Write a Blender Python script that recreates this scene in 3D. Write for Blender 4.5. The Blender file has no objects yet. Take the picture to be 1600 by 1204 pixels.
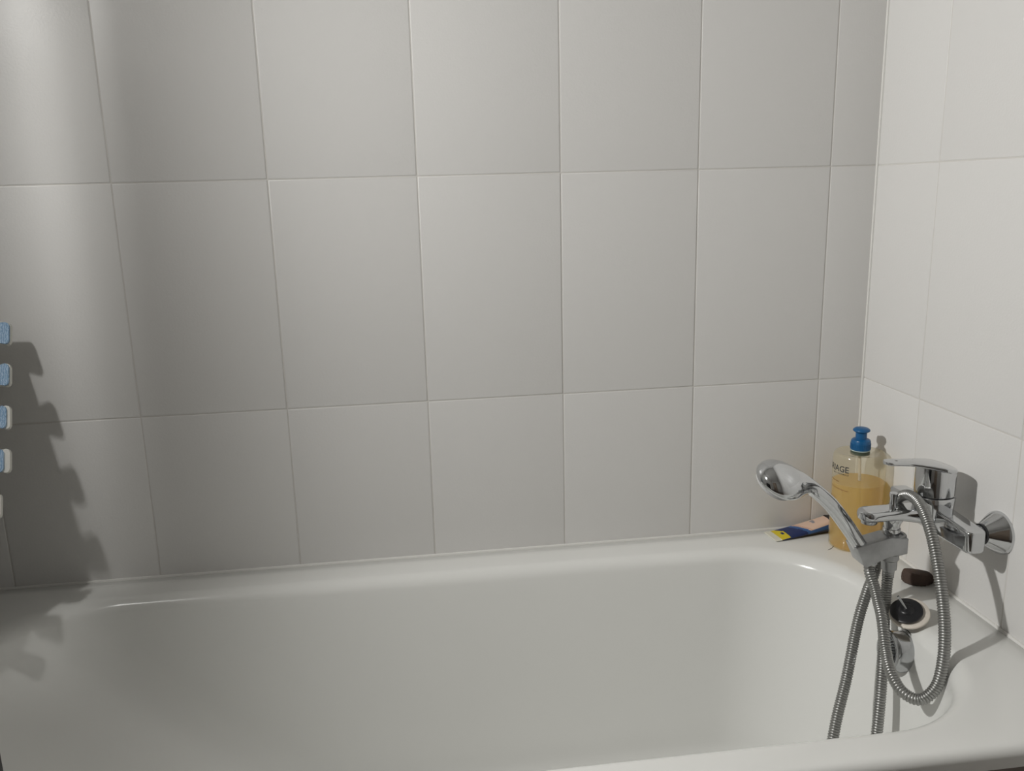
import bpy, bmesh, math, random
from mathutils import Vector, Matrix

random.seed(7)
scene = bpy.context.scene
C = scene.collection
PI = math.pi

# ------------------------------------------------------------------ camera
# world: x = 0 is the right wall, y = 0 the back wall, z = 0 the bath rim
cam_d = bpy.data.cameras.new('camera')
cam = bpy.data.objects.new('camera', cam_d)
C.objects.link(cam)
F = 1331.6
cam_d.sensor_width = 36.0
cam_d.lens = F / 1600.0 * 36.0
cam_d.clip_start = 0.02
RM = ((0.9910501, 0.1222335, 0.0536527), (-0.1311020, 0.9669298, 0.2187672), (-0.0251377, -0.2238432, 0.9743009))
right = Vector((RM[0][0], RM[1][0], RM[2][0]))
fwd = Vector((RM[0][1], RM[1][1], RM[2][1]))
up = Vector((RM[0][2], RM[1][2], RM[2][2]))
m = Matrix.Identity(4)
for i in range(3):
    m[i][0] = right[i]
    m[i][1] = up[i]
    m[i][2] = -fwd[i]
m.translation = Vector((-0.8776, -1.512, 0.672))
cam.matrix_world = m
scene.camera = cam

# ------------------------------------------------------------------ world, lights, exposure
w = bpy.data.worlds.new('world')
scene.world = w
w.use_nodes = True
w.node_tree.nodes['Background'].inputs[0].default_value = (0.9, 0.95, 1.0, 1)
w.node_tree.nodes['Background'].inputs[1].default_value = 0.0
scene.view_settings.view_transform = 'Standard'
scene.view_settings.look = 'None'
scene.view_settings.gamma = 1.0
scene.view_settings.use_curve_mapping = False
scene.view_settings.exposure = 0.09

LAMP = Vector((-1.76, -0.74, 1.20))
ld = bpy.data.lights.new('mirror_bulb_light', 'POINT')
ld.energy = 3.2
ld.color = (1.0, 0.992, 0.965)
ld.shadow_soft_size = 0.028
lo = bpy.data.objects.new('mirror_bulb_light', ld)
lo.location = LAMP
C.objects.link(lo)

# the bulb is a reflector bulb: most of its light leaves as a wide beam towards the tap end
sd = bpy.data.lights.new('mirror_beam_light', 'SPOT')
sd.energy = 84.0
sd.color = (1.0, 0.992, 0.965)
sd.spot_size = math.radians(112)
sd.spot_blend = 1.0
sd.shadow_soft_size = 0.028
so = bpy.data.objects.new('mirror_beam_light', sd)
so.location = LAMP
so.rotation_euler = (Vector((0.10, -0.22, 0.25)) - LAMP).to_track_quat('-Z', 'Y').to_euler()
C.objects.link(so)

# ------------------------------------------------------------------ materials
def new_mat(name):
    mt = bpy.data.materials.new(name)
    mt.use_nodes = True
    return mt, mt.node_tree.nodes, mt.node_tree.links, mt.node_tree.nodes['Principled BSDF']

def mat(name, col, rough=0.5, metal=0.0, spec=0.5, noise=0.0, nscale=40.0, bump=0.0, bscale=200.0, coat=0.0):
    mt, n, l, b = new_mat(name)
    b.inputs['Base Color'].default_value = (*col, 1)
    b.inputs['Roughness'].default_value = rough
    b.inputs['Metallic'].default_value = metal
    b.inputs['Specular IOR Level'].default_value = spec
    b.inputs['Coat Weight'].default_value = coat
    tc = n.new('ShaderNodeTexCoord')
    if noise > 0:
        nz = n.new('ShaderNodeTexNoise')
        nz.inputs['Scale'].default_value = nscale
        nz.inputs['Detail'].default_value = 4
        l.new(tc.outputs['Object'], nz.inputs['Vector'])
        mx = n.new('ShaderNodeMix')
        mx.data_type = 'RGBA'
        mx.inputs['A'].default_value = (*[c * (1 - noise) for c in col], 1)
        mx.inputs['B'].default_value = (*[min(1, c * (1 + noise)) for c in col], 1)
        l.new(nz.outputs['Fac'], mx.inputs['Factor'])
        l.new(mx.outputs['Result'], b.inputs['Base Color'])
    if bump > 0:
        nb = n.new('ShaderNodeTexNoise')
        nb.inputs['Scale'].default_value = bscale
        nb.inputs['Detail'].default_value = 3
        l.new(tc.outputs['Object'], nb.inputs['Vector'])
        bp = n.new('ShaderNodeBump')
        bp.inputs['Strength'].default_value = bump
        bp.inputs['Distance'].default_value = 0.001
        l.new(nb.outputs['Fac'], bp.inputs['Height'])
        l.new(bp.outputs['Normal'], b.inputs['Normal'])
    return mt

def tile_mat():
    mt, n, l, b = new_mat('wall_tile_glaze')
    b.inputs['Roughness'].default_value = 0.36
    b.inputs['Specular IOR Level'].default_value = 0.35
    oi = n.new('ShaderNodeObjectInfo')
    tc = n.new('ShaderNodeTexCoord')
    mx = n.new('ShaderNodeMix')
    mx.data_type = 'RGBA'
    mx.inputs['A'].default_value = (0.708, 0.698, 0.682, 1)
    mx.inputs['B'].default_value = (0.724, 0.715, 0.699, 1)
    l.new(oi.outputs['Random'], mx.inputs['Factor'])
    l.new(mx.outputs['Result'], b.inputs['Base Color'])
    nb = n.new('ShaderNodeTexNoise')
    nb.inputs['Scale'].default_value = 260
    nb.inputs['Detail'].default_value = 3
    nb2 = n.new('ShaderNodeTexNoise')
    nb2.inputs['Scale'].default_value = 14
    l.new(tc.outputs['Object'], nb.inputs['Vector'])
    l.new(tc.outputs['Object'], nb2.inputs['Vector'])
    ad = n.new('ShaderNodeMath')
    ad.operation = 'MULTIPLY_ADD'
    ad.inputs[1].default_value = 1.2
    l.new(nb2.outputs['Fac'], ad.inputs[0])
    l.new(nb.outputs['Fac'], ad.inputs[2])
    bp = n.new('ShaderNodeBump')
    bp.inputs['Strength'].default_value = 0.35
    bp.inputs['Distance'].default_value = 0.0006
    l.new(ad.outputs[0], bp.inputs['Height'])
    l.new(bp.outputs['Normal'], b.inputs['Normal'])
    return mt

M = {}
M['tile'] = tile_mat()
M['grout'] = mat('grout', (0.64, 0.62, 0.59), 0.9, noise=0.06, nscale=60)
M['silicone'] = mat('silicone', (0.78, 0.77, 0.74), 0.45)
M['enamel'] = mat('bath_enamel', (0.77, 0.77, 0.745), 0.18, spec=0.5, bump=0.05, bscale=12)
M['chrome'] = mat('chrome', (0.62, 0.63, 0.64), 0.07, metal=1.0)
M['chrome_worn'] = mat('worn_chrome', (0.48, 0.49, 0.50), 0.14, metal=1.0, noise=0.12, nscale=120)
M['hose'] = mat('hose_steel', (0.36, 0.36, 0.35), 0.38, metal=1.0, noise=0.1, nscale=150)
M['grey_plastic'] = mat('grey_plastic', (0.44, 0.445, 0.45), 0.33, metal=0.85, noise=0.15, nscale=110)
M['dark_rubber'] = mat('dark_rubber', (0.012, 0.012, 0.014), 0.35, spec=0.5)
M['cream_plastic'] = mat('cream_plastic', (0.72, 0.66, 0.58), 0.45)
M['spray'] = mat('spray_face', (0.45, 0.45, 0.45), 0.4, noise=0.3, nscale=400)
M['pump_blue'] = mat('pump_blue', (0.008, 0.105, 0.27), 0.32, spec=0.5)
M['neck'] = mat('neck_plastic', (0.05, 0.07, 0.05), 0.4)
M['neck_ring'] = mat('neck_ring', (0.45, 0.55, 0.55), 0.4)
M['ink'] = mat('label_ink', (0.03, 0.035, 0.04), 0.6)
M['ink_brown'] = mat('label_ink_brown', (0.26, 0.13, 0.05), 0.6)
M['pumice'] = mat('brown_pumice', (0.065, 0.040, 0.030), 0.75, noise=0.45, nscale=90, bump=0.8, bscale=160)
M['foam_white'] = mat('foam_white', (0.70, 0.69, 0.64), 0.8, bump=0.3, bscale=300)
M['cab'] = mat('cabinet_black', (0.010, 0.010, 0.012), 0.5)
M['paint'] = mat('wall_paint', (0.80, 0.79, 0.77), 0.8, bump=0.1)
M['ceil'] = mat('ceiling_paint', (0.85, 0.845, 0.83), 0.85)
M['floor'] = mat('floor_tile', (0.20, 0.17, 0.15), 0.45, noise=0.15, nscale=8)
M['panel'] = mat('bath_panel', (0.16, 0.13, 0.11), 0.5, noise=0.1, nscale=10)
M['door'] = mat('door_wood', (0.46, 0.37, 0.30), 0.5, noise=0.3, nscale=6)
M['lamp_metal'] = mat('lamp_metal', (0.30, 0.30, 0.30), 0.35, metal=0.8)
M['hair'] = mat('hair_dark', (0.06, 0.045, 0.035), 0.6)

def foam_blue():
    mt, n, l, b = new_mat('foam_blue')
    b.inputs['Roughness'].default_value = 0.75
    tc = n.new('ShaderNodeTexCoord')
    wv = n.new('ShaderNodeTexWave')
    wv.inputs['Scale'].default_value = 90
    wv.inputs['Distortion'].default_value = 6
    wv.inputs['Detail Scale'].default_value = 3
    l.new(tc.outputs['Object'], wv.inputs['Vector'])
    mx = n.new('ShaderNodeMix')
    mx.data_type = 'RGBA'
    mx.inputs['A'].default_value = (0.20, 0.34, 0.52, 1)
    mx.inputs['B'].default_value = (0.42, 0.56, 0.72, 1)
    l.new(wv.outputs['Fac'], mx.inputs['Factor'])
    l.new(mx.outputs['Result'], b.inputs['Base Color'])
    bp = n.new('ShaderNodeBump')
    bp.inputs['Strength'].default_value = 0.6
    bp.inputs['Distance'].default_value = 0.001
    l.new(wv.outputs['Fac'], bp.inputs['Height'])
    l.new(bp.outputs['Normal'], b.inputs['Normal'])
    return mt
M['foam_blue'] = foam_blue()

def see_through(name, tint, body, fac_body, rough, coat_f=0.06):
    """clear tinted plastic or liquid: straight transmission + a little scattering + surface gloss"""
    mt = bpy.data.materials.new(name)
    mt.use_nodes = True
    n, l = mt.node_tree.nodes, mt.node_tree.links
    n.remove(n['Principled BSDF'])
    out = n['Material Output']
    tr = n.new('ShaderNodeBsdfTransparent')
    tr.inputs[0].default_value = (*tint, 1)
    df = n.new('ShaderNodeBsdfDiffuse')
    df.inputs[0].default_value = (*body, 1)
    tl = n.new('ShaderNodeBsdfTranslucent')
    tl.inputs[0].default_value = (*body, 1)
    s1 = n.new('ShaderNodeMixShader')
    s1.inputs[0].default_value = 0.5
    l.new(df.outputs[0], s1.inputs[1])
    l.new(tl.outputs[0], s1.inputs[2])
    s2 = n.new('ShaderNodeMixShader')
    s2.inputs[0].default_value = fac_body
    l.new(tr.outputs[0], s2.inputs[1])
    l.new(s1.outputs[0], s2.inputs[2])
    gl = n.new('ShaderNodeBsdfGlossy')
    gl.inputs['Roughness'].default_value = rough
    fr = n.new('ShaderNodeFresnel')
    fr.inputs[0].default_value = 1.42
    s3 = n.new('ShaderNodeMixShader')
    ge = n.new('ShaderNodeNewGeometry')
    sub = n.new('ShaderNodeMath')
    sub.operation = 'SUBTRACT'
    sub.inputs[0].default_value = 1.0
    l.new(ge.outputs['Backfacing'], sub.inputs[1])
    mul = n.new('ShaderNodeMath')
    mul.operation = 'MULTIPLY'
    l.new(fr.outputs[0], mul.inputs[0])
    l.new(sub.outputs[0], mul.inputs[1])
    l.new(mul.outputs[0], s3.inputs[0])
    l.new(s2.outputs[0], s3.inputs[1])
    l.new(gl.outputs[0], s3.inputs[2])
    l.new(s3.outputs[0], out.inputs[0])
    return mt
M['bottle'] = see_through('clear_bottle', (0.985, 0.97, 0.91), (0.88, 0.82, 0.64), 0.22, 0.12)
M['oil'] = see_through('amber_oil', (0.95, 0.82, 0.44), (0.93, 0.68, 0.18), 0.45, 0.2)
M['blocker'] = see_through('blocker_half_clear', (0.66, 0.66, 0.66), (0.90, 0.90, 0.88), 0.30, 0.4)  # for the added panel by the lamp: lets part of its light through

# ------------------------------------------------------------------ mesh helpers
def link(name, me, material, parent=None, loc=None):
    o = bpy.data.objects.new(name, me)
    C.objects.link(o)
    if material is not None and len(me.materials) == 0:
        for mm in (material if isinstance(material, (list, tuple)) else [material]):
            me.materials.append(mm)
    if parent is not None:
        o.parent = parent
    if loc is not None:
        o.location = loc
    return o

def mesh(name, verts, faces, smooth=True, angle=40, mats=None):
    me = bpy.data.meshes.new(name)
    me.from_pydata([tuple(v) for v in verts], [], faces)
    bm = bmesh.new()
    bm.from_mesh(me)
    bmesh.ops.recalc_face_normals(bm, faces=bm.faces)
    bm.to_mesh(me)
    bm.free()
    if smooth:
        for p in me.polygons:
            p.use_smooth = True
        me.set_sharp_from_angle(angle=math.radians(angle))
    me.update()
    return me

def from_bm(name, bm, smooth=True, angle=40):
    me = bpy.data.meshes.new(name)
    bmesh.ops.recalc_face_normals(bm, faces=bm.faces)
    bm.to_mesh(me)
    bm.free()
    if smooth:
        for p in me.polygons:
            p.use_smooth = True
        me.set_sharp_from_angle(angle=math.radians(angle))
    return me

def loft(name, rings, cap0=True, cap1=True, smooth=True, angle=40):
    n = len(rings[0])
    V, Fc = [], []
    for r in rings:
        V += list(r)
    for i in range(len(rings) - 1):
        for j in range(n):
            a, b = i * n + j, i * n + (j + 1) % n
            Fc.append((a, b, b + n, a + n))
    if cap0:
        Fc.append(tuple(range(n - 1, -1, -1)))
    if cap1:
        k = (len(rings) - 1) * n
        Fc.append(tuple(range(k, k + n)))
    return mesh(name, V, Fc, smooth, angle)

def box_bm(bm, x0, x1, y0, y1, z0, z1, bev=0.0, seg=2):
    r = bmesh.ops.create_cube(bm, size=1.0)
    for v in r['verts']:
        v.co = Vector(((x0 + x1) / 2 + v.co.x * (x1 - x0), (y0 + y1) / 2 + v.co.y * (y1 - y0), (z0 + z1) / 2 + v.co.z * (z1 - z0)))
    if bev > 0:
        ed = list({e for v in r['verts'] for e in v.link_edges})
        bmesh.ops.bevel(bm, geom=ed, offset=bev, segments=seg, affect='EDGES', profile=0.5)

def box(name, x0, x1, y0, y1, z0, z1, bev=0.0, seg=2):
    bm = bmesh.new()
    box_bm(bm, x0, x1, y0, y1, z0, z1, bev, seg)
    return from_bm(name, bm)

def frame(axis, hint=Vector((0, 0, 1))):
    a = Vector(axis).normalized()
    h = Vector(hint)
    if abs(a.dot(h.normalized())) > 0.95:
        h = Vector((0, 1, 0))
    u = h.cross(a).normalized()
    v = a.cross(u).normalized()
    return a, u, v

def lathe(name, base, axis, prof, n=40, cap0=True, cap1=True, angle=35):
    """prof: (distance along axis, radius)"""
    a, u, v = frame(axis)
    base = Vector(base)
    rings = []
    for d, r in prof:
        rings.append([base + a * d + u * (r * math.cos(2 * PI * k / n)) + v * (r * math.sin(2 * PI * k / n)) for k in range(n)])
    return loft(name, rings, cap0, cap1, True, angle)

def catmull(P, step):
    pts = [Vector(p) for p in P]
    pts = [pts[0] * 2 - pts[1]] + pts + [pts[-1] * 2 - pts[-2]]
    dense = []
    for i in range(1, len(pts) - 2):
        p0, p1, p2, p3 = pts[i - 1:i + 3]
        for k in range(30):
            t = k / 30
            dense.append(0.5 * ((2 * p1) + (p2 - p0) * t + (2 * p0 - 5 * p1 + 4 * p2 - p3) * t * t + (3 * p1 - p0 - 3 * p2 + p3) * t ** 3))
    dense.append(pts[-2])
    out = [dense[0].copy()]
    acc = 0.0
    for a, b in zip(dense[:-1], dense[1:]):
        d = (b - a).length
        if d < 1e-9:
            continue
        pos = 0.0
        while acc + (d - pos) >= step:
            pos += step - acc
            acc = 0.0
            out.append(a.lerp(b, pos / d))
        acc += d - pos
    return out

def sweep(name, path, radius, n=16, cap=True, squash=None, angle=60):
    """path: list of Vectors; radius: function of index or float"""
    N = len(path)
    tans = []
    for i in range(N):
        a = path[max(0, i - 1)]
        b = path[min(N - 1, i + 1)]
        tans.append((b - a).normalized())
    _, u, _ = frame(tans[0])
    rings = []
    for i in range(N):
        t = tans[i]
        u = (u - t * u.dot(t)).normalized()
        v = t.cross(u)
        r = radius(i) if callable(radius) else radius
        rings.append([path[i] + u * (r * math.cos(2 * PI * k / n)) + v * (r * math.sin(2 * PI * k / n)) for k in range(n)])
    return loft(name, rings, cap, cap, True, angle)

def rrect(cx, cy, hx, hy, r, n=6):
    """rounded rectangle outline, 4*(n+1) points, ccw"""
    r = min(r, hx - 1e-5, hy - 1e-5)
    out = []
    for qx, qy, a0 in ((1, 1, 0), (-1, 1, 90), (-1, -1, 180), (1, -1, 270)):
        for k in range(n + 1):
            a = math.radians(a0 + 90 * k / n)
            out.append((cx + qx * (hx - r) + r * math.cos(a), cy + qy * (hy - r) + r * math.sin(a)))
    return out

def empty(name, loc=(0, 0, 0)):
    o = bpy.data.objects.new(name, None)
    o.empty_display_size = 0.05
    C.objects.link(o)
    o.location = loc
    return o

def tag(o, label, cat, group=None):
    o['label'] = label
    o['category'] = cat
    if group:
        o['group'] = group
    return o

def part(name, me, material, root):
    """me is in world coordinates; root is an Empty without rotation"""
    o = link(name, me, material, root)
    o.location = -root.matrix_basis.translation
    return o

def subpart(name, me, material, parent):
    return link(name, me, material, parent)

def struct(o):
    o['kind'] = 'structure'
    return o

# ------------------------------------------------------------------ room
XL, YF, ZF, ZC = -1.82, -2.35, -0.55, 1.92
T = 0.004           # tile face stands this far proud of the grout bed
TW, TH = 0.25, 0.39755
JW = 0.0022         # joint width
Z2 = 0.30096        # lower horizontal joint
wall_back = struct(link('wall_back', box('wall_back', XL - 0.1, 0.1, 0.0004, 0.12, ZF, ZC), M['grout']))
wall_right = struct(link('wall_right', box('wall_right', 0.0004, 0.12, YF, 0.0004, ZF, ZC), M['grout']))
wall_left = struct(link('wall_left', box('wall_left', XL - 0.1, XL, YF, 0.0003, ZF, ZC), M['paint']))
wall_front = struct(link('wall_front', box('wall_front', XL - 0.1, 0.12, YF - 0.1, YF, ZF, ZC), M['paint']))
floor = struct(link('floor', box('floor', XL - 0.1, 0.12, YF - 0.1, 0.12, ZF - 0.05, ZF), M['floor']))
ceiling = struct(link('ceiling', box('ceiling', XL - 0.1, 0.12, YF - 0.1, 0.12, ZC, ZC + 0.05), M['ceil']))
door = struct(link('door_1', box('door_1', -1.55, -0.75, YF, YF + 0.03, ZF, 1.48, 0.004), M['door']))
dh = link('door_handle', sweep('door_handle', [Vector((-0.83, YF + 0.03, 0.45)), Vector((-0.83, YF + 0.08, 0.45)), Vector((-0.86, YF + 0.085, 0.45)), Vector((-0.95, YF + 0.085, 0.45))], 0.009), M['chrome'], door)

tile_cache = {}
def tile_mesh(wd, ht):
    """tile lying in the x-z plane, glazed face towards -y, back at y = 0"""
    key = (round(wd, 4), round(ht, 4))
    if key not in tile_cache:
        e, c = 0.0016, 0.0007
        rings = []
        for ins, y in ((0, 0.0), (0, -T + c), (e * 0.35, -T + c * 0.3), (e, -T)):
            rings.append([(ins, y, ins), (wd - ins, y, ins), (wd - ins, y, ht - ins), (ins, y, ht - ins)])
        me = loft('tile', rings, False, True, True, 30)
        me.materials.append(M['tile'])
        tile_cache[key] = me
    return tile_cache[key]

def tile_wall(wall, us, zs, place):
    for i in range(len(us) - 1):
        for j in range(len(zs) - 1):
            u0, u1, z0, z1 = us[i] + JW / 2, us[i + 1] - JW / 2, zs[j] + JW / 2, zs[j + 1] - JW / 2
            if u1 - u0 < 0.01 or z1 - z0 < 0.01:
                continue
            o = link('tile', tile_mesh(u1 - u0, z1 - z0), None, wall)
            place(o, u0, z0)
            dz = random.uniform(-0.00012, 0.00012)
            o.location += Vector((dz, dz, 0))
zs = [-0.02, Z2, Z2 + TH, Z2 + 2 * TH, Z2 + 3 * TH, Z2 + 4 * TH]
xs = [XL] + [-0.591 + k * TW for k in range(-4, 3)] + [0.0]
def place_back(o, u, z):
    o.location = (u, 0.0035, z)
tile_wall(wall_back, xs, zs, place_back)
ys = [0.0] + [0.184 + k * TW for k in range(0, 8)] + [-YF]
def place_right(o, u, z):
    o.location = (0.0035, -u, z)
    o.rotation_euler = (0, 0, -PI / 2)
tile_wall(wall_right, ys, zs, place_right)

# silicone joints
t1 = struct(link('trim_1', box('trim_1', -0.0038, 0.001, -0.0038, 0.001, 0.002, ZC, 0.0015), M['silicone']))
t2 = struct(link('trim_2', box('trim_2', XL, -0.004, -0.005, 0.001, -0.004, 0.0036, 0.002), M['silicone']))
t3 = struct(link('trim_3', box('trim_3', -0.005, 0.001, -0.70, -0.004, -0.004, 0.0036, 0.002), M['silicone']))

# ------------------------------------------------------------------ bathtub
bath = tag(empty('bathtub', (-0.9, -0.35, ZF)), 'long white enamel bathtub built in against the tiled back wall', 'bathtub')

def bath_shell():
    def ring(z, xl, xr, yf, yb, r):
        pts = []
        n = 14
        r = max(0.002, r)
        for cx, cy, a0 in ((xr - r, yb - r, 0), (xl + r, yb - r, 90), (xl + r, yf + r, 180), (xr - r, yf + r, 270)):
            for k in range(n + 1):
                a = math.radians(a0 + 90 * k / n)
                pts.append((cx + r * math.cos(a), cy + r * math.sin(a), z))
        # subdivide the straight runs so that the loft stays even
        out = []
        m_ = len(pts)
        for i in range(m_):
            out.append(pts[i])
            if i % (n + 1) == n:
                a, b = Vector(pts[i]), Vector(pts[(i + 1) % m_])
                for k in range(1, 12):
                    out.append(tuple(a.lerp(b, k / 12)))
        return out
    R = []
    xl, xr, yf, yb = XL + 0.002, -0.001, -0.693, -0.001
    R.append(ring(-0.032, xl + 0.012, xr, yf + 0.012, yb, 0.012))
    R.append(ring(-0.030, xl, xr, yf + 0.004, yb, 0.012))
    R.append(ring(-0.012, xl, xr, yf, yb, 0.012))
    for k in range(1, 6):
        a = PI / 2 * k / 5
        R.append(ring(-0.012 + 0.012 * math.sin(a), xl + 0.012 * (1 - math.cos(a)), xr - 0.0005 * k, yf + 0.012 * (1 - math.cos(a)), yb - 0.0005 * k, 0.014))
    # flat of the rim up to where it starts to roll over
    ix0, ix1, iy0, iy1, ir = -1.60, -0.098, -0.644, -0.066, 0.19
    R.append(ring(0.0, -1.70, -0.04, -0.675, -0.030, 0.10))
    R.append(ring(0.0, ix0, ix1, iy0, iy1, ir))
    rr = 0.026
    wall_deg = 80
    for k in range(1, 9):
        a = math.radians(wall_deg) * k / 8
        o = rr * math.sin(a)
        z = -rr * (1 - math.cos(a))
        R.append(ring(z, ix0 + o * 1.6, ix1 - o, iy0 + o * 0.7, iy1 - o, ir - o * 0.4))
    o1 = rr * math.sin(math.radians(wall_deg))
    zt = -rr * (1 - math.cos(math.radians(wall_deg)))
    top = (ix0 + o1 * 1.6, ix1 - o1, iy0 + o1 * 0.7, iy1 - o1, ir - o1 * 0.4)
    bot = (-1.20, -0.19, -0.575, -0.150, 0.15)
    zb = -0.34
    for k in range(1, 15):
        t = k / 14
        tl = t ** 1.25
        R.append(ring(zt + (zb - zt) * t, top[0] + (bot[0] - top[0]) * tl, top[1] + (bot[1] - top[1]) * t, top[2] + (bot[2] - top[2]) * t, top[3] + (bot[3] - top[3]) * t, top[4] + (bot[4] - top[4]) * t))
    for k in range(1, 9):
        a = PI / 2 * k / 8
        o = 0.075 * (1 - math.cos(a))
        z = zb - 0.065 * math.sin(a)
        R.append(ring(z, bot[0] + o * 1.3, bot[1] - o, bot[2] + o, bot[3] - o, max(0.05, bot[4] - o)))
    R.append(ring(zb - 0.070, -0.9, -0.45, -0.40, -0.32, 0.03))
    return loft('shell', R, False, True, True, 60)
part('shell', bath_shell(), M['enamel'], bath)
part('apron', box('apron', XL + 0.002, -0.002, -0.672, -0.655, ZF + 0.001, -0.030, 0.003), M['panel'], bath)
# overflow rosette on the drain end
OV = Vector((-0.1255, -0.388, -0.051))
oax = Vector((-1, 0, 0.16)).normalized()
ov = part('overflow_cover', lathe('overflow_cover', OV, oax, [(-0.004, 0.0345), (0.002, 0.0345), (0.003, 0.0325), (0.024, 0.0315), (0.0275, 0.0300), (0.029, 0.0265), (0.029, 0.022), (0.0275, 0.019), (0.0275, 0.001)], 56), M['chrome_worn'], bath)
subpart('overflow_gasket', lathe('overflow_gasket', OV, oax, [(-0.006, 0.0345), (-0.006, 0.0364), (0.0022, 0.0364), (0.0022, 0.0330)], 56, False, False), M['dark_rubber'], ov)
part('drain_ring', lathe('drain_ring', (-0.42, -0.36, -0.4105), (0, 0, 1), [(-0.002, 0.036), (0.0035, 0.036), (0.005, 0.033), (0.003, 0.022), (-0.002, 0.020)], 40), M['chrome_worn'], bath)

# ------------------------------------------------------------------ mixer tap
TX, TY, TZ = -0.062, -0.335, 0.150
tap = tag(empty('mixer_tap', (0, TY, TZ)), 'chrome bath mixer tap with single lever on the right wall', 'tap')

# body bar along y with rounded-rect sections, tapering away from the middle
def body_mesh():
    R = []
    ends = 0.106
    N = 60
    for i in range(N + 1):
        s = math.sin(PI / 2 * (-1 + 2 * i / N))
        y = TY + s * ends
        a = abs(s)
        hz = 0.0205 - 0.0035 * a
        hx = 0.0165 - 0.001 * a
        k = 1.0
        if a > 0.92:
            t = (a - 0.92) / 0.08
            k = 0.45 + 0.55 * math.sqrt(max(0.0, 1 - t * t))
        zc = TZ + 0.001 - 0.003 * a
        R.append([(TX + 0.004 + px, y, zc + pz) for px, pz in rrect(0, 0, hx * k, hz * (0.85 + 0.15 * k), 0.0045, 5)])
    return loft('body', R, True, True, True, 35)
part('body', body_mesh(), M['chrome'], tap)

for s in (-1, 1):
    y = TY + s * 0.075
    part('union_nut', lathe('union_nut', (-0.048, y, 0.148), (1, 0, 0), [(0, 0.0125), (0.013, 0.0125), (0.014, 0.0135), (0.017, 0.0135), (0.018, 0.0125)], 6 if False else 32), M['chrome_worn'], tap)
    part('union_seal', lathe('union_seal', (-0.0325, y, 0.148), (1, 0, 0), [(0, 0.013), (0.0, 0.0158), (0.004, 0.0158), (0.004, 0.013)], 36), M['dark_rubber'], tap)
    part('escutcheon', lathe('escutcheon', (-0.0300, y, 0.148), (1, 0, 0), [(0.0, 0.0135), (0.0, 0.0150), (0.002, 0.0165), (0.021, 0.0300), (0.0245, 0.0322), (0.027, 0.0330), (0.0300, 0.0330)], 64), M['chrome'], tap)

def superell(cx, cy, rx, ry, p=2.6, n=48, rot=0.0):
    out = []
    for k in range(n):
        a = 2 * PI * k / n
        c, s = math.cos(a), math.sin(a)
        x = rx * math.copysign(abs(c) ** (2 / p), c)
        y = ry * math.copysign(abs(s) ** (2 / p), s)
        out.append((cx + x * math.cos(rot) - y * math.sin(rot), cy + x * math.sin(rot) + y * math.cos(rot)))
    return out
def stack(name, secs, p=2.6, n=48):
    """secs: (z, cx, cy, rx, ry)"""
    return loft(name, [[(x, y, z) for x, y in superell(cx, cy, rx, ry, p, n)] for z, cx, cy, rx, ry in secs], True, True, True, 35)
HX = -0.0615
part('cartridge_housing', stack('cartridge_housing', [(0.150, HX, TY, 0.0265, 0.0265), (0.164, HX, TY, 0.0285, 0.0285), (0.178, HX, TY, 0.0295, 0.0295), (0.1855, HX, TY, 0.0295, 0.0295), (0.187, HX, TY, 0.0285, 0.0285)], 2.3), M['chrome'], tap)
part('housing_ring', stack('housing_ring', [(0.1865, HX, TY, 0.0272, 0.0272), (0.1890, HX, TY, 0.0272, 0.0272)], 2.3), M['dark_rubber'], tap)
def lever_top(x):
    t = (-0.0325 - x) / 0.1175
    return 0.2300 + 0.0172 * (1 - (1 - t) * abs(1 - t))
def cap_mesh():
    R = []
    for f, r in ((0.0, 0.0278), (0.03, 0.0288), (0.5, 0.0290), (0.96, 0.0290), (1.0, 0.0286)):
        R.append([(x, y, 0.1885 + f * (lever_top(x) - 0.0065 - 0.1885)) for x, y in superell(HX, TY, r, r, 2.25, 56)])
    return loft('lever_cap', R, True, True, True, 35)
lev = part('lever_cap', cap_mesh(), M['chrome'], tap)
def lever_mesh():
    R = []
    N = 40
    x0, x1 = -0.0325, -0.150
    for i in range(N + 1):
        t = i / N
        x = x0 + (x1 - x0) * t
        d = x0 - x
        # plan half width: round over the cap, narrowing to a rounded tip
        if d < 0.0290:
            hw = 0.0290 * max(1e-6, 1 - (abs(0.0290 - d) / 0.0290) ** 2.25) ** (1 / 2.25)
        else:
            q = (d - 0.0290) / (0.1175 - 0.0290)
            hw = 0.0290 - 0.0170 * min(1, q * 1.7) ** 0.8
            if q > 0.88:
                hw *= math.sqrt(max(0.0, 1 - ((q - 0.88) / 0.125) ** 2))
        hw = max(hw, 0.0008)
        zt = lever_top(x)
        th = 0.0080 - 0.0030 * t
        r = min(0.0022, th / 2.2, hw * 0.9)
        R.append([(x, TY + py, zt - th / 2 + pz) for py, pz in rrect(0, 0, hw, th / 2, r, 4)])
    return loft('lever_blade', R, True, True, True, 35)
lb = subpart('lever_blade', lever_mesh(), M['chrome'], lev)
subpart('lever_mark', stack('lever_mark', [(0.2452, -0.133, TY, 0.0055, 0.0028), (0.2468, -0.133, TY, 0.0052, 0.0025)], 2.0, 20), M['dark_rubber'], lev)

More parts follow.
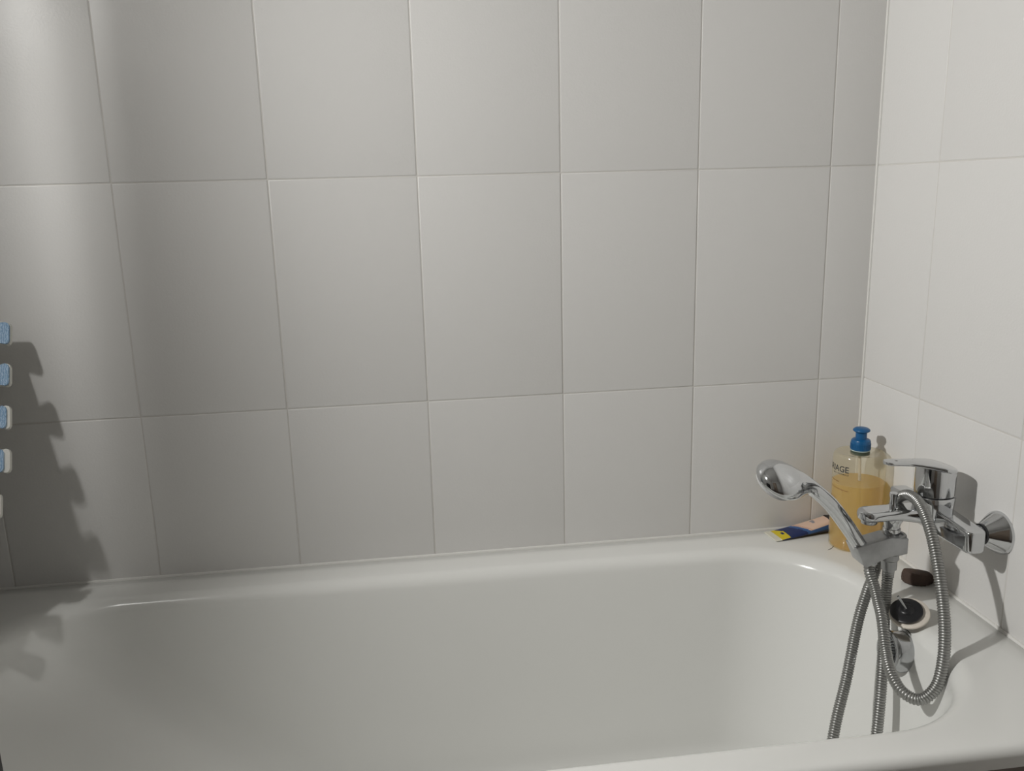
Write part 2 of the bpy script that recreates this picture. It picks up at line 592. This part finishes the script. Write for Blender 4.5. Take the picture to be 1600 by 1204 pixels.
def spout_mesh():
    R = []
    N = 44
    x0, x1 = -0.050, -0.1865
    for i in range(N + 1):
        t = i / N
        x = x0 + (x1 - x0) * t
        hw = 0.022 - 0.003 * min(1, t * 1.5)
        d = x - x1
        if d < 0.019:
            hw = 0.019 * math.sqrt(max(0.004, 1 - ((0.019 - d) / 0.019) ** 2))
        th = 0.034 - 0.017 * min(1.0, t / 0.55) ** 0.8
        k = 1.0
        if d < 0.008:
            k = 0.55 + 0.45 * math.sqrt(max(0, 1 - ((0.008 - d) / 0.008) ** 2))
        zt = 0.1695
        r = min(0.0065, th * k / 2.1, hw * 0.9)
        R.append([(x, TY + py, zt - th / 2 + pz) for py, pz in rrect(0, 0, hw, th * k / 2, r, 5)])
    return loft('spout', R, True, True, True, 40)
part('spout', spout_mesh(), M['chrome'], tap)
part('aerator', lathe('aerator', (-0.168, TY, 0.154), (0, 0, -1), [(0, 0.0125), (0.006, 0.0125), (0.0075, 0.0115), (0.0078, 0.009), (0.006, 0.0085)], 32), M['chrome_worn'], tap)
part('diverter_knob', lathe('diverter_knob', (-0.1295, TY, 0.1675), (0, 0, 1), [(0, 0.0085), (0.0015, 0.0085), (0.002, 0.0052), (0.020, 0.0052), (0.0205, 0.0066), (0.0255, 0.0066), (0.0265, 0.0058)], 32), M['chrome'], tap)
DX = -0.1285
part('hose_outlet', lathe('hose_outlet', (DX, TY, 0.156), (0, 0, -1), [(0, 0.0165), (0.006, 0.016), (0.012, 0.0130), (0.018, 0.0115), (0.020, 0.0115), (0.0205, 0.0132), (0.026, 0.0132), (0.0265, 0.0118), (0.040, 0.0118)], 36), M['chrome'], tap)

# holder for the hand shower: collar round the outlet and an arm with an inclined socket
HB = Vector((-0.1880, -0.3430, 0.1175))     # where the handset goes into the holder
hdir = Vector((-0.565, -0.06, 0.823)).normalized()
def holder_mesh():
    # side profile (x, z) of the arm, extruded across y and bevelled
    prof = [(-0.1985, 0.1150), (-0.1415, 0.1275), (-0.1120, 0.1245), (-0.1120, 0.0985), (-0.1420, 0.0965), (-0.1520, 0.0945), (-0.1775, 0.0805), (-0.1840, 0.0840)]
    bm = bmesh.new()
    y0, y1 = -0.3570, -0.3215
    f0 = [bm.verts.new((x, y0, z)) for x, z in prof]
    f1 = [bm.verts.new((x, y1, z)) for x, z in prof]
    n = len(prof)
    bm.faces.new(f0)
    bm.faces.new(f1[::-1])
    for i in range(n):
        j = (i + 1) % n
        bm.faces.new((f0[i], f1[i], f1[j], f0[j]))
    bmesh.ops.bevel(bm, geom=bm.edges[:], offset=0.0016, segments=3, affect='EDGES', profile=0.5)
    return from_bm('handset_holder', bm, True, 30)
hold = part('handset_holder', holder_mesh(), M['grey_plastic'], tap)
subpart('holder_collar', lathe('holder_collar', (DX + 0.003, TY - 0.003, 0.0965), (0, 0, 1), [(0, 0.0175), (0.001, 0.0185), (0.0285, 0.0185), (0.0300, 0.0175), (0.0300, 0.0135), (0.026, 0.0130)], 40), M['grey_plastic'], hold)

# ------------------------------------------------------------------ hand shower
hs = tag(empty('hand_shower', HB), 'chrome hand shower with curved handle resting in the tap holder', 'hand shower')
fn = Vector((-0.387, 0.434, -0.795)).normalized()       # direction the spray face looks
hd = -fn                                                 # direction of the domed back
hq = Vector((-0.909, -0.321, 0.267))
hq = (hq - hd * hq.dot(hd)).normalized()               # from the neck to the far tip of the head
HR = 0.0355
C0 = Vector((-0.3415, -0.3750, 0.2430))
hp = [HB - hdir * 0.030, HB - hdir * 0.004, HB + hdir * 0.014, (-0.2165, -0.347, 0.1570), (-0.2437, -0.351, 0.1905), (-0.2720, -0.356, 0.2160), (-0.2920, -0.360, 0.2290), C0 - hq * HR, C0 - hq * HR * 0.4, C0 + hq * HR * 0.4, C0 + hq * HR]
def shower_body():
    path = catmull(hp, 0.0016)
    N = len(path)
    for _ in range(60):
        path = [path[0]] + [path[k] * 0.5 + (path[k - 1] + path[k + 1]) * 0.25 for k in range(1, N - 1)] + [path[-1]]
    rings = []
    i0 = min(range(N), key=lambda i: (path[i] - C0).length)
    for i, p in enumerate(path):
        t = (path[min(N - 1, i + 1)] - path[max(0, i - 1)]).normalized()
        u = (hd - t * hd.dot(t)).normalized()
        v = t.cross(u)
        x = (i - i0) * 0.0016 / HR
        f = i / (N - 1)
        rn = 0.0112 + 0.0005 * math.sin(PI * min(1, f / 0.6))
        if x >= 0:
            q = max(0.0, 1 - min(1.0, x) ** 2) ** 0.5
        elif x > -2.9:
            q = (0.5 + 0.5 * math.cos(PI * x / 2.9)) ** 1.0
        else:
            q = 0.0
        rn_ = rn if x < 0 else rn * max(0.02, 1 - min(1.0, x) ** 3) ** 0.5
        wv = ((HR * q) ** 3 + rn_ ** 3) ** (1 / 3)
        if x >= 0:
            wv = max(0.0012, HR * 1.01 * q)
        ht = ((0.0240 * q) ** 3 + rn_ ** 3) ** (1 / 3)
        # underside of the neck runs up into the flat bowl of the head
        hb = rn_ * (1 - 0.25 * q) + 0.004 * q
        rr_ = []
        n = 44
        for k in range(n):
            a = 2 * PI * k / n
            c, sn = math.cos(a), math.sin(a)
            rr_.append(p + v * (wv * c) + u * ((ht if sn > 0 else hb) * sn))
        rings.append(rr_)
    return loft('body', rings, True, True, True, 120)
part('body', shower_body(), M['chrome'], hs)
part('handle_nut', lathe('handle_nut', HB - hdir * 0.047, hdir, [(0, 0.0092), (0.001, 0.0100), (0.018, 0.0106), (0.020, 0.0106)], 28), M['chrome_worn'], hs)
part('spray_face', lathe('spray_face', C0, fn, [(0.004, 0.0300), (0.0105, 0.0300), (0.0120, 0.0285), (0.0125, 0.002)], 48), M['spray'], hs)

# ------------------------------------------------------------------ shower hose, draped over the spout
hosepts = [
    HB - hdir * 0.043, (-0.1680, -0.3465, 0.0690), (-0.1655, -0.360, 0.0480), (-0.1690, -0.380, 0.0300), (-0.1745, -0.400, 0.0176), (-0.1830, -0.430, -0.0185), (-0.1913, -0.460, -0.0370),
    (-0.1880, -0.487, -0.0525), (-0.1700, -0.503, -0.0565), (-0.1497, -0.507, -0.0350), (-0.1388, -0.501, 0.0030), (-0.1301, -0.485, 0.0433),
    (-0.1245, -0.465, 0.0829), (-0.1215, -0.440, 0.1315), (-0.1180, -0.415, 0.1640), (-0.1110, -0.383, 0.1830), (-0.1065, -0.355, 0.1900),
    (-0.1065, -0.330, 0.1870), (-0.1070, -0.305, 0.1650), (-0.1110, -0.297, 0.1200), (-0.1250, -0.303, 0.0780), (-0.1430, -0.318, 0.0470), (-0.1610, -0.332, 0.0260), (-0.1840, -0.350, -0.0180),
    (-0.2140, -0.380, -0.0950), (-0.2440, -0.410, -0.1500), (-0.2700, -0.440, -0.2200), (-0.2850, -0.455, -0.3000), (-0.2900, -0.455, -0.3700),
    (-0.2750, -0.450, -0.3990), (-0.2450, -0.445, -0.3850), (-0.2250, -0.450, -0.3000), (-0.2060, -0.455, -0.2000), (-0.1930, -0.440, -0.1500), (-0.1760, -0.415, -0.0950), (-0.1560, -0.380, -0.0350),
    (-0.1400, -0.352, 0.0080), (-0.1310, -0.338, 0.0500), (DX, TY, 0.0760)]
STEP = 0.00098
hpath = catmull(hosepts, STEP)
RIB = (0.0073, 0.0085, 0.0087, 0.0083)
hose = tag(empty('shower_hose', hpath[-1]), 'ribbed metal shower hose looped over the tap into the bath', 'hose')
part('ribbed_sleeve', sweep('ribbed_sleeve', hpath, lambda i: RIB[i % 4], 14, angle=80), M['hose'], hose)
part('hose_nut', lathe('hose_nut', (DX, TY, 0.0650), (0, 0, 1), [(0, 0.0098), (0.001, 0.0118), (0.016, 0.0122), (0.018, 0.0140), (0.0275, 0.0140)], 30), M['grey_plastic'], hose)
part('hose_sleeve', lathe('hose_sleeve', (-0.1290, -0.3355, 0.0520), Vector((0.02, 0.01, 1)), [(0, 0.0089), (0.016, 0.0092)], 24), M['grey_plastic'], hose)

# ------------------------------------------------------------------ pump bottle in the corner
BC = Vector((-0.0530, -0.0985, 0.0))
bot = tag(empty('pump_bottle', BC), 'clear bottle of amber oil with blue pump in the bath corner', 'bottle')
BR = 0.0475
def bsec(z, k, n=56, ry=0.044):
    return [(BC.x + BR * k * math.cos(2 * PI * j / n), BC.y + ry * k * math.sin(2 * PI * j / n), z) for j in range(n)]
prof = [(0.0006, 0.90), (0.0012, 0.95), (0.004, 0.985), (0.008, 0.985), (0.011, 0.97), (0.014, 0.995), (0.03, 1.0), (0.10, 1.0), (0.171, 1.0), (0.177, 0.985), (0.1812, 0.955), (0.1835, 0.91), (0.1838, 0.86), (0.1825, 0.74), (0.1808, 0.56), (0.1800, 0.42), (0.1815, 0.36), (0.186, 0.345)]
part('bottle_body', loft('bottle_body', [bsec(z, k) for z, k in prof], True, False, True, 60), M['bottle'], bot)
lprof = [(0.0025, 0.90), (0.006, 0.955), (0.011, 0.945), (0.014, 0.965), (0.03, 0.97), (0.1275, 0.97)]
part('oil', loft('oil', [bsec(z, k) for z, k in lprof], True, True, True, 50), M['oil'], bot)
BA = (BC.x, BC.y)
part('neck', lathe('neck', (*BA, 0.1795), (0, 0, 1), [(0, 0.0168), (0.008, 0.0168)], 36), M['neck'], bot)
part('neck_band', lathe('neck_band', (*BA, 0.1872), (0, 0, 1), [(0, 0.0172), (0.0018, 0.0172)], 36), M['neck_ring'], bot)
pump = part('pump_collar', lathe('pump_collar', (*BA, 0.1888), (0, 0, 1), [(0, 0.0172), (0.0005, 0.0176), (0.0155, 0.0172), (0.0185, 0.0160), (0.0200, 0.0135), (0.0208, 0.0095)], 48), M['pump_blue'], bot)
def ridge_mesh():
    bm = bmesh.new()
    n = 36
    for k in range(n):
        a = 2 * PI * k / n
        c = Vector((BA[0] + 0.0173 * math.cos(a), BA[1] + 0.0173 * math.sin(a), 0.1955))
        r = bmesh.ops.create_cube(bm, size=1.0)
        for v in r['verts']:
            p = Vector((v.co.x * 0.0012, v.co.y * 0.0012, v.co.z * 0.0105))
            v.co = c + Matrix.Rotation(a, 3, 'Z') @ p
    return from_bm('collar_ridges', bm, False)
subpart('collar_ridges', ridge_mesh(), M['pump_blue'], pump)
part('pump_stem', lathe('pump_stem', (*BA, 0.2070), (0, 0, 1), [(0, 0.0100), (0.016, 0.0098)], 32), M['pump_blue'], bot)
part('pump_head', lathe('pump_head', (*BA, 0.2205), (0, 0, 1), [(0, 0.0096), (0.001, 0.0115), (0.0035, 0.0148), (0.005, 0.0151), (0.0065, 0.0144), (0.0085, 0.0118), (0.0098, 0.0080), (0.0102, 0.002)], 40), M['pump_blue'], bot)
part('pump_spout', sweep('pump_spout', [Vector((BA[0] + 0.002, BA[1] + 0.002, 0.2225)), Vector((BA[0] + 0.008, BA[1] + 0.010, 0.2222)), Vector((BA[0] + 0.012, BA[1] + 0.017, 0.2215))], 0.0036, 16), M['pump_blue'], bot)
part('dip_tube', sweep('dip_tube', [Vector((BA[0], BA[1], 0.178)), Vector((BA[0] + 0.004, BA[1], 0.10)), Vector((BA[0] + 0.018, BA[1] + 0.01, 0.006))], 0.0026, 10), M['cream_plastic'], bot)

VIEW = math.atan2(-1.512 - BC.y, -0.8776 - BC.x)      # azimuth of the bottle side that the photo shows
def wrap_text(name, txt, size, ang_end, z, material, shear=0.0, spacing=1.0):
    """print set round the bottle; ang_end is where the line ends, degrees from the photo side"""
    cu = bpy.data.curves.new(name, 'FONT')
    cu.body = txt
    cu.size = size
    cu.shear = shear
    cu.space_character = spacing
    cu.resolution_u = 3
    cu.offset = size * 0.012
    tmp = bpy.data.objects.new('tmp', cu)
    C.objects.link(tmp)
    dg = bpy.context.evaluated_depsgraph_get()
    dg.update()
    me = bpy.data.meshes.new_from_object(tmp.evaluated_get(dg))
    bpy.data.objects.remove(tmp)
    bm = bmesh.new()
    bm.from_mesh(me)
    xmax = max(v.co.x for v in bm.verts)
    # cut long faces so that the print can follow the curve
    xmin = min(v.co.x for v in bm.verts)
    n = max(2, int((xmax - xmin) / 0.0015))
    for k in range(1, n):
        x = xmin + (xmax - xmin) * k / n
        bmesh.ops.bisect_plane(bm, geom=bm.verts[:] + bm.edges[:] + bm.faces[:], plane_co=(x, 0, 0), plane_no=(1, 0, 0))
    for v in bm.verts:
        a = VIEW + math.radians(ang_end) + (v.co.x - xmax) / 0.046
        R_ = BR * 1.0 + 0.0002
        v.co = Vector((BC.x + R_ * math.cos(a), BC.y + (0.044 + 0.0002) * math.sin(a), z + v.co.y))
    bm.to_mesh(me)
    bm.free()
    me.materials.clear()
    return part(name, me, material, bot)
wrap_text('print_name', 'URIAGE', 0.0162, -19, 0.1530, M['ink'], spacing=0.98)
wrap_text('print_line', 'EAU THERMALE', 0.0042, -19, 0.1475, M['ink'], spacing=1.25)
def print_rule(name, a0, a1, z0, z1, h, material):
    V, Fc = [], []
    n = 24
    for k in range(n + 1):
        a = VIEW + math.radians(a0 + (a1 - a0) * k / n)
        z = z0 + (z1 - z0) * k / n + 0.0008 * math.sin(k * 1.7)
        for dz in (-h / 2, h / 2):
            V.append((BC.x + (BR + 0.0002) * math.cos(a), BC.y + 0.0442 * math.sin(a), z + dz))
    for k in range(n):
        Fc.append((2 * k, 2 * k + 2, 2 * k + 3, 2 * k + 1))
    part(name, mesh(name, V, Fc), material, bot)
print_rule('print_rule', -72, -42, 0.135, 0.133, 0.0013, M['ink_brown'])
print_rule('print_rule', -72, -18, 0.1215, 0.1180, 0.0011, M['ink_brown'])
print_rule('print_rule', -75, -50, 0.102, 0.101, 0.0010, M['ink_brown'])

# ------------------------------------------------------------------ cream tube along the back wall
tube = tag(empty('cream_tube', (-0.13, -0.035, 0)), 'navy and peach cream tube with yellow end beside the bottle', 'cream tube')
def tube_mesh():
    A = Vector((-0.1930, -0.0385, 0))
    B = Vector((-0.0720, -0.0260, 0))
    ax = (B - A).normalized()
    sd = Vector((-ax.y, ax.x, 0))
    NU, NV = 72, 48
    V, Fc, idx = [], [], []
    for i in range(NU + 1):
        t = i / NU
        hw = 0.0240 - 0.006 * t ** 1.5
        hh = 0.0012 + 0.0125 * max(0, (t - 0.12) / 0.88) ** 1.05
        lift = hh + 0.0006
        for j in range(NV):
            a = 2 * PI * j / NV
            c, s = math.cos(a), math.sin(a)
            p = 2.5
            u = hw * math.copysign(abs(c) ** (2 / p), c)
            v_ = hh * math.copysign(abs(s) ** (2 / p), s)
            base = A.lerp(B, t)
            skew = 0.006 * (u / 0.024) * (1 - t) * 0      # ends are cut square
            q = base + ax * skew + sd * u
            V.append((q.x, q.y, lift + v_))
    for i in range(NU):
        for j in range(NV):
            a, b = i * NV + j, i * NV + (j + 1) % NV
            Fc.append((a, b, b + NV, a + NV))
            t = (i + 0.5) / NU
            u = math.cos(2 * PI * (j + 0.5) / NV)       # +1 towards the wall, -1 towards the bath
            topside = math.sin(2 * PI * (j + 0.5) / NV) > -0.1
            k = 2                                          # navy
            if t < 0.105:
                k = 0
            elif t < 0.18 + 0.085 * max(0, min(1, (0.75 - u) / 0.6)) and topside and u > -0.93:
                k = 1
                if abs(t - 0.215) < 0.02 and abs(u - 0.0) < 0.16:
                    k = 2
            elif t > 0.46 + 0.16 * max(0.0, (0.5 - u) / 1.4) and u > -0.90 and topside:
                k = 4
                if ((t - 0.76) / 0.032) ** 2 + ((u - 0.15) / 0.28) ** 2 < 1:
                    k = 5
                elif abs(t - (0.49 + 0.16 * max(0.0, (0.5 - u) / 1.4))) < 0.012:
                    k = 6
            elif t > 0.40 + 0.16 * max(0.0, (0.5 - u) / 1.4) and topside and u < 0.9:
                k = 3
            elif not topside:
                k = 7
            idx.append(k)
    Fc.append(tuple(range(NV - 1, -1, -1)))
    Fc.append(tuple(range(NU * NV, (NU + 1) * NV)))
    idx += [0, 7]
    me = bpy.data.meshes.new('tube_body')
    me.from_pydata(V, [], Fc)
    cols = [('tube_white', (0.72, 0.70, 0.60)), ('tube_yellow', (0.66, 0.52, 0.015)), ('tube_navy', (0.008, 0.022, 0.105)), ('tube_blue', (0.035, 0.11, 0.30)), ('tube_peach', (0.72, 0.52, 0.41)), ('tube_dot', (0.27, 0.26, 0.29)), ('tube_peach_dark', (0.60, 0.36, 0.25)), ('tube_black', (0.008, 0.010, 0.022))]
    for nme, cc in cols:
        me.materials.append(mat(nme, cc, 0.35))
    for p, k in zip(me.polygons, idx):
        p.material_index = k
        p.use_smooth = True
    me.set_sharp_from_angle(angle=math.radians(50))
    return me, A, B, ax
tm, tA, tB, tax = tube_mesh()
part('tube_body', tm, None, tube)
part('tube_cap', lathe('tube_cap', tB + Vector((0, 0, 0.0160)) - tax * 0.001, tax, [(0, 0.0150), (0.001, 0.0158), (0.016, 0.0150), (0.017, 0.0140)], 32), M['dark_rubber'], tube)

# ------------------------------------------------------------------ brown pumice wedge
def pumice_mesh():
    rings = []
    out = []
    n = 40
    for k in range(n):
        a = 2 * PI * k / n
        x, y = math.cos(a), math.sin(a)
        # half-moon: flat on the wall side
        r = 1.0
        px, py = 0.0255 * x, 0.0195 * y
        if py > 0.008:
            py = 0.008 + (py - 0.008) * 0.30
        out.append((px, py))
    ca, sa = math.cos(-0.18), math.sin(-0.18)
    for z, k in ((0.0004, 0.86), (0.0025, 0.97), (0.007, 1.0), (0.0125, 0.98), (0.0165, 0.90), (0.0178, 0.80), (0.0182, 0.30)):
        ring = []
        for i, (x, y) in enumerate(out):
            jx = 1 + 0.035 * math.sin(3 * i + 40 * z) + 0.02 * math.sin(7.3 * i)
            X, Y = x * k * jx, y * k * jx
            ring.append((-0.0300 + X * ca - Y * sa, -0.2650 + X * sa + Y * ca, z * (1.12 - 0.22 * (X / 0.0255))))
        rings.append(ring)
    return loft('pumice_stone', rings, True, True, True, 35)
pm = link('pumice_stone', pumice_mesh(), M['pumice'])
tag(pm, 'small dark brown wedge of pumice on the rim near the wall', 'pumice')

# ------------------------------------------------------------------ bath plug lying upside down above the overflow
PC = Vector((-0.1180, -0.3830, 0.0105))
pn = Vector((-0.36, -0.28, 0.89)).normalized()
plug = tag(empty('bath_plug', PC), 'black rubber bath plug with cream cap and metal pin', 'plug')
part('plug_cap', lathe('plug_cap', PC, pn, [(-0.0030, 0.018), (-0.0022, 0.0275), (0.0, 0.0298), (0.0022, 0.0294), (0.0032, 0.0280), (0.0034, 0.010)], 56), M['cream_plastic'], plug)
sh = part('rubber_seal', lathe('rubber_seal', PC + pn * 0.0032 + Vector((-0.0035, 0.0015, 0)), pn, [(0, 0.0205), (0.0025, 0.0240), (0.0045, 0.0240), (0.0055, 0.0222), (0.0060, 0.0120), (0.0085, 0.0100), (0.0095, 0.0080), (0.0095, 0.002)], 48), M['dark_rubber'], plug)
pd = Vector((-0.50, 0.22, 0.84)).normalized()
pb = PC + pn * 0.0115 + Vector((-0.0035, 0.0015, 0))
part('pin', sweep('pin', [pb, pb + pd * 0.012, pb + pd * 0.0235], 0.0019, 12), M['chrome_worn'], plug)

# ------------------------------------------------------------------ foam mat leaning on the back wall, left
matroot = tag(empty('foam_mat', (-1.66, -0.15, 0.0)), 'blue and white foam mat with notched edge leaning at left', 'foam mat')
top = Vector((-1.5115, -0.0355, 0.4790))
dn = Vector((0.033, -0.255, -0.478)).normalized()     # down the mat
PITCH = 0.0700
LEN = 0.540
sx = Vector((-1, 0, 0))
nrm = sx.cross(dn).normalized()
if nrm.y > 0:
    nrm = -nrm
def foam_layer(name, edge_off, inset, tab_in, n0, n1):
    """slab of foam from row strips plus one dovetail tab per row, in (s across to the left, d down) coordinates"""
    W, ROOT, n_tab = 0.280, 0.022, 7
    bm = bmesh.new()
    def prism(pts):
        lo_ = [bm.verts.new(top + sx * s + dn * d + nrm * n0) for s, d in pts]
        hi_ = [bm.verts.new(top + sx * s + dn * d + nrm * n1) for s, d in pts]
        bm.faces.new(lo_)
        bm.faces.new(hi_[::-1])
        for i in range(len(pts)):
            j = (i + 1) % len(pts)
            bm.faces.new((lo_[i], lo_[j], hi_[j], hi_[i]))
    for k in range(n_tab + 1):
        d0, d1 = k * PITCH, min(LEN, (k + 1) * PITCH)
        s0, s1 = ROOT + inset + edge_off(k), ROOT + inset + edge_off(k + 1)
        prism([(W - inset, max(d0, inset)), (s0, max(d0, inset)), (s1, min(d1, LEN - inset)), (W - inset, min(d1, LEN - inset))])
    for k in range(n_tab):
        d0 = k * PITCH
        a, b = d0 + inset, d0 + 0.0385 - inset
        sft = edge_off(k)
        root = ROOT + 0.004 + sft
        tip = tab_in(k) + sft
        if tip + 0.008 > root:
            continue
        a0 = a if k == 0 else a + 0.005
        prism([(root, a0), (tip + 0.006, a), (tip + 0.002, a + 0.0016), (tip, a + 0.006), (tip, b - 0.006), (tip + 0.002, b - 0.0016), (tip + 0.006, b), (root, b - 0.005)])
    return from_bm(name, bm, False)
EO = lambda k: 0.0 if k < 4 else 0.013 * (k - 3)
part('foam_base', foam_layer('foam_base', EO, 0.0, lambda k: 0.0, 0.0, 0.007), M['foam_white'], matroot)
part('foam_face', foam_layer('foam_face', EO, 0.0008, lambda k: 0.0008 + 0.0036 * max(0, k - 0.9), 0.007, 0.0105), M['foam_blue'], matroot)

# ------------------------------------------------------------------ black cabinet whose edge enters the lower left corner
cab = tag(empty('black_cabinet', (-1.45, -0.95, ZF)), 'black upright cabinet edge in the bottom left corner', 'cabinet')
cb = part('carcass', box('carcass', -1.66, -1.2585, -1.12, -0.78, ZF + 0.001, 0.42, 0.002), M['cab'], cab)
cdoor = subpart('cabinet_door', box('cabinet_door', -1.655, -1.2635, -1.138, -1.121, ZF + 0.06, 0.415, 0.002), M['cab'], cb)

# ------------------------------------------------------------------ lamps
wl = tag(empty('wall_lamp', (XL, LAMP.y, LAMP.z)), 'small metal wall lamp beside the bath on the left wall', 'lamp')
part('lamp_base', lathe('lamp_base', (XL + 0.0005, LAMP.y, LAMP.z), (1, 0, 0), [(0, 0.045), (0.012, 0.045), (0.016, 0.040), (0.016, 0.012), (0.060, 0.012)], 36), M['lamp_metal'], wl)
def blocker_mesh():
    # added unseen panel: dims the lamp to shade the left of the back wall
    a0, d0 = math.radians(62.5), 0.24
    a1, d1 = math.radians(41.0), 0.085
    p0 = Vector((LAMP.x + d0 * math.cos(a0), LAMP.y + d0 * math.sin(a0), 0))
    p1 = Vector((LAMP.x + d1 * math.cos(a1), LAMP.y + d1 * math.sin(a1), 0))
    V = []
    n = Vector((-(p1 - p0).y, (p1 - p0).x, 0)).normalized() * 0.002
    for z in (LAMP.z - 0.62, LAMP.z + 0.12):
        for p in (p0 - n, p1 - n, p1 + n, p0 + n):
            V.append((p.x, p.y, z))
    return mesh('light_blocker', V, [(0, 1, 2, 3), (4, 5, 6, 7), (0, 1, 5, 4), (1, 2, 6, 5), (2, 3, 7, 6), (3, 0, 4, 7)], False)
part('light_blocker', blocker_mesh(), M['blocker'], wl)

# ------------------------------------------------------------------ small leavings on the rim
hair = link('hair_strand', sweep('hair_strand', catmull([(-0.1125, -0.1140, 0.0006), (-0.1030, -0.1090, 0.0008), (-0.0960, -0.1010, 0.0006), (-0.0925, -0.0985, 0.0006)], 0.001), 0.00035, 6), M['hair'])
tag(hair, 'short fine hair lying on the rim left of the bottle', 'hair')
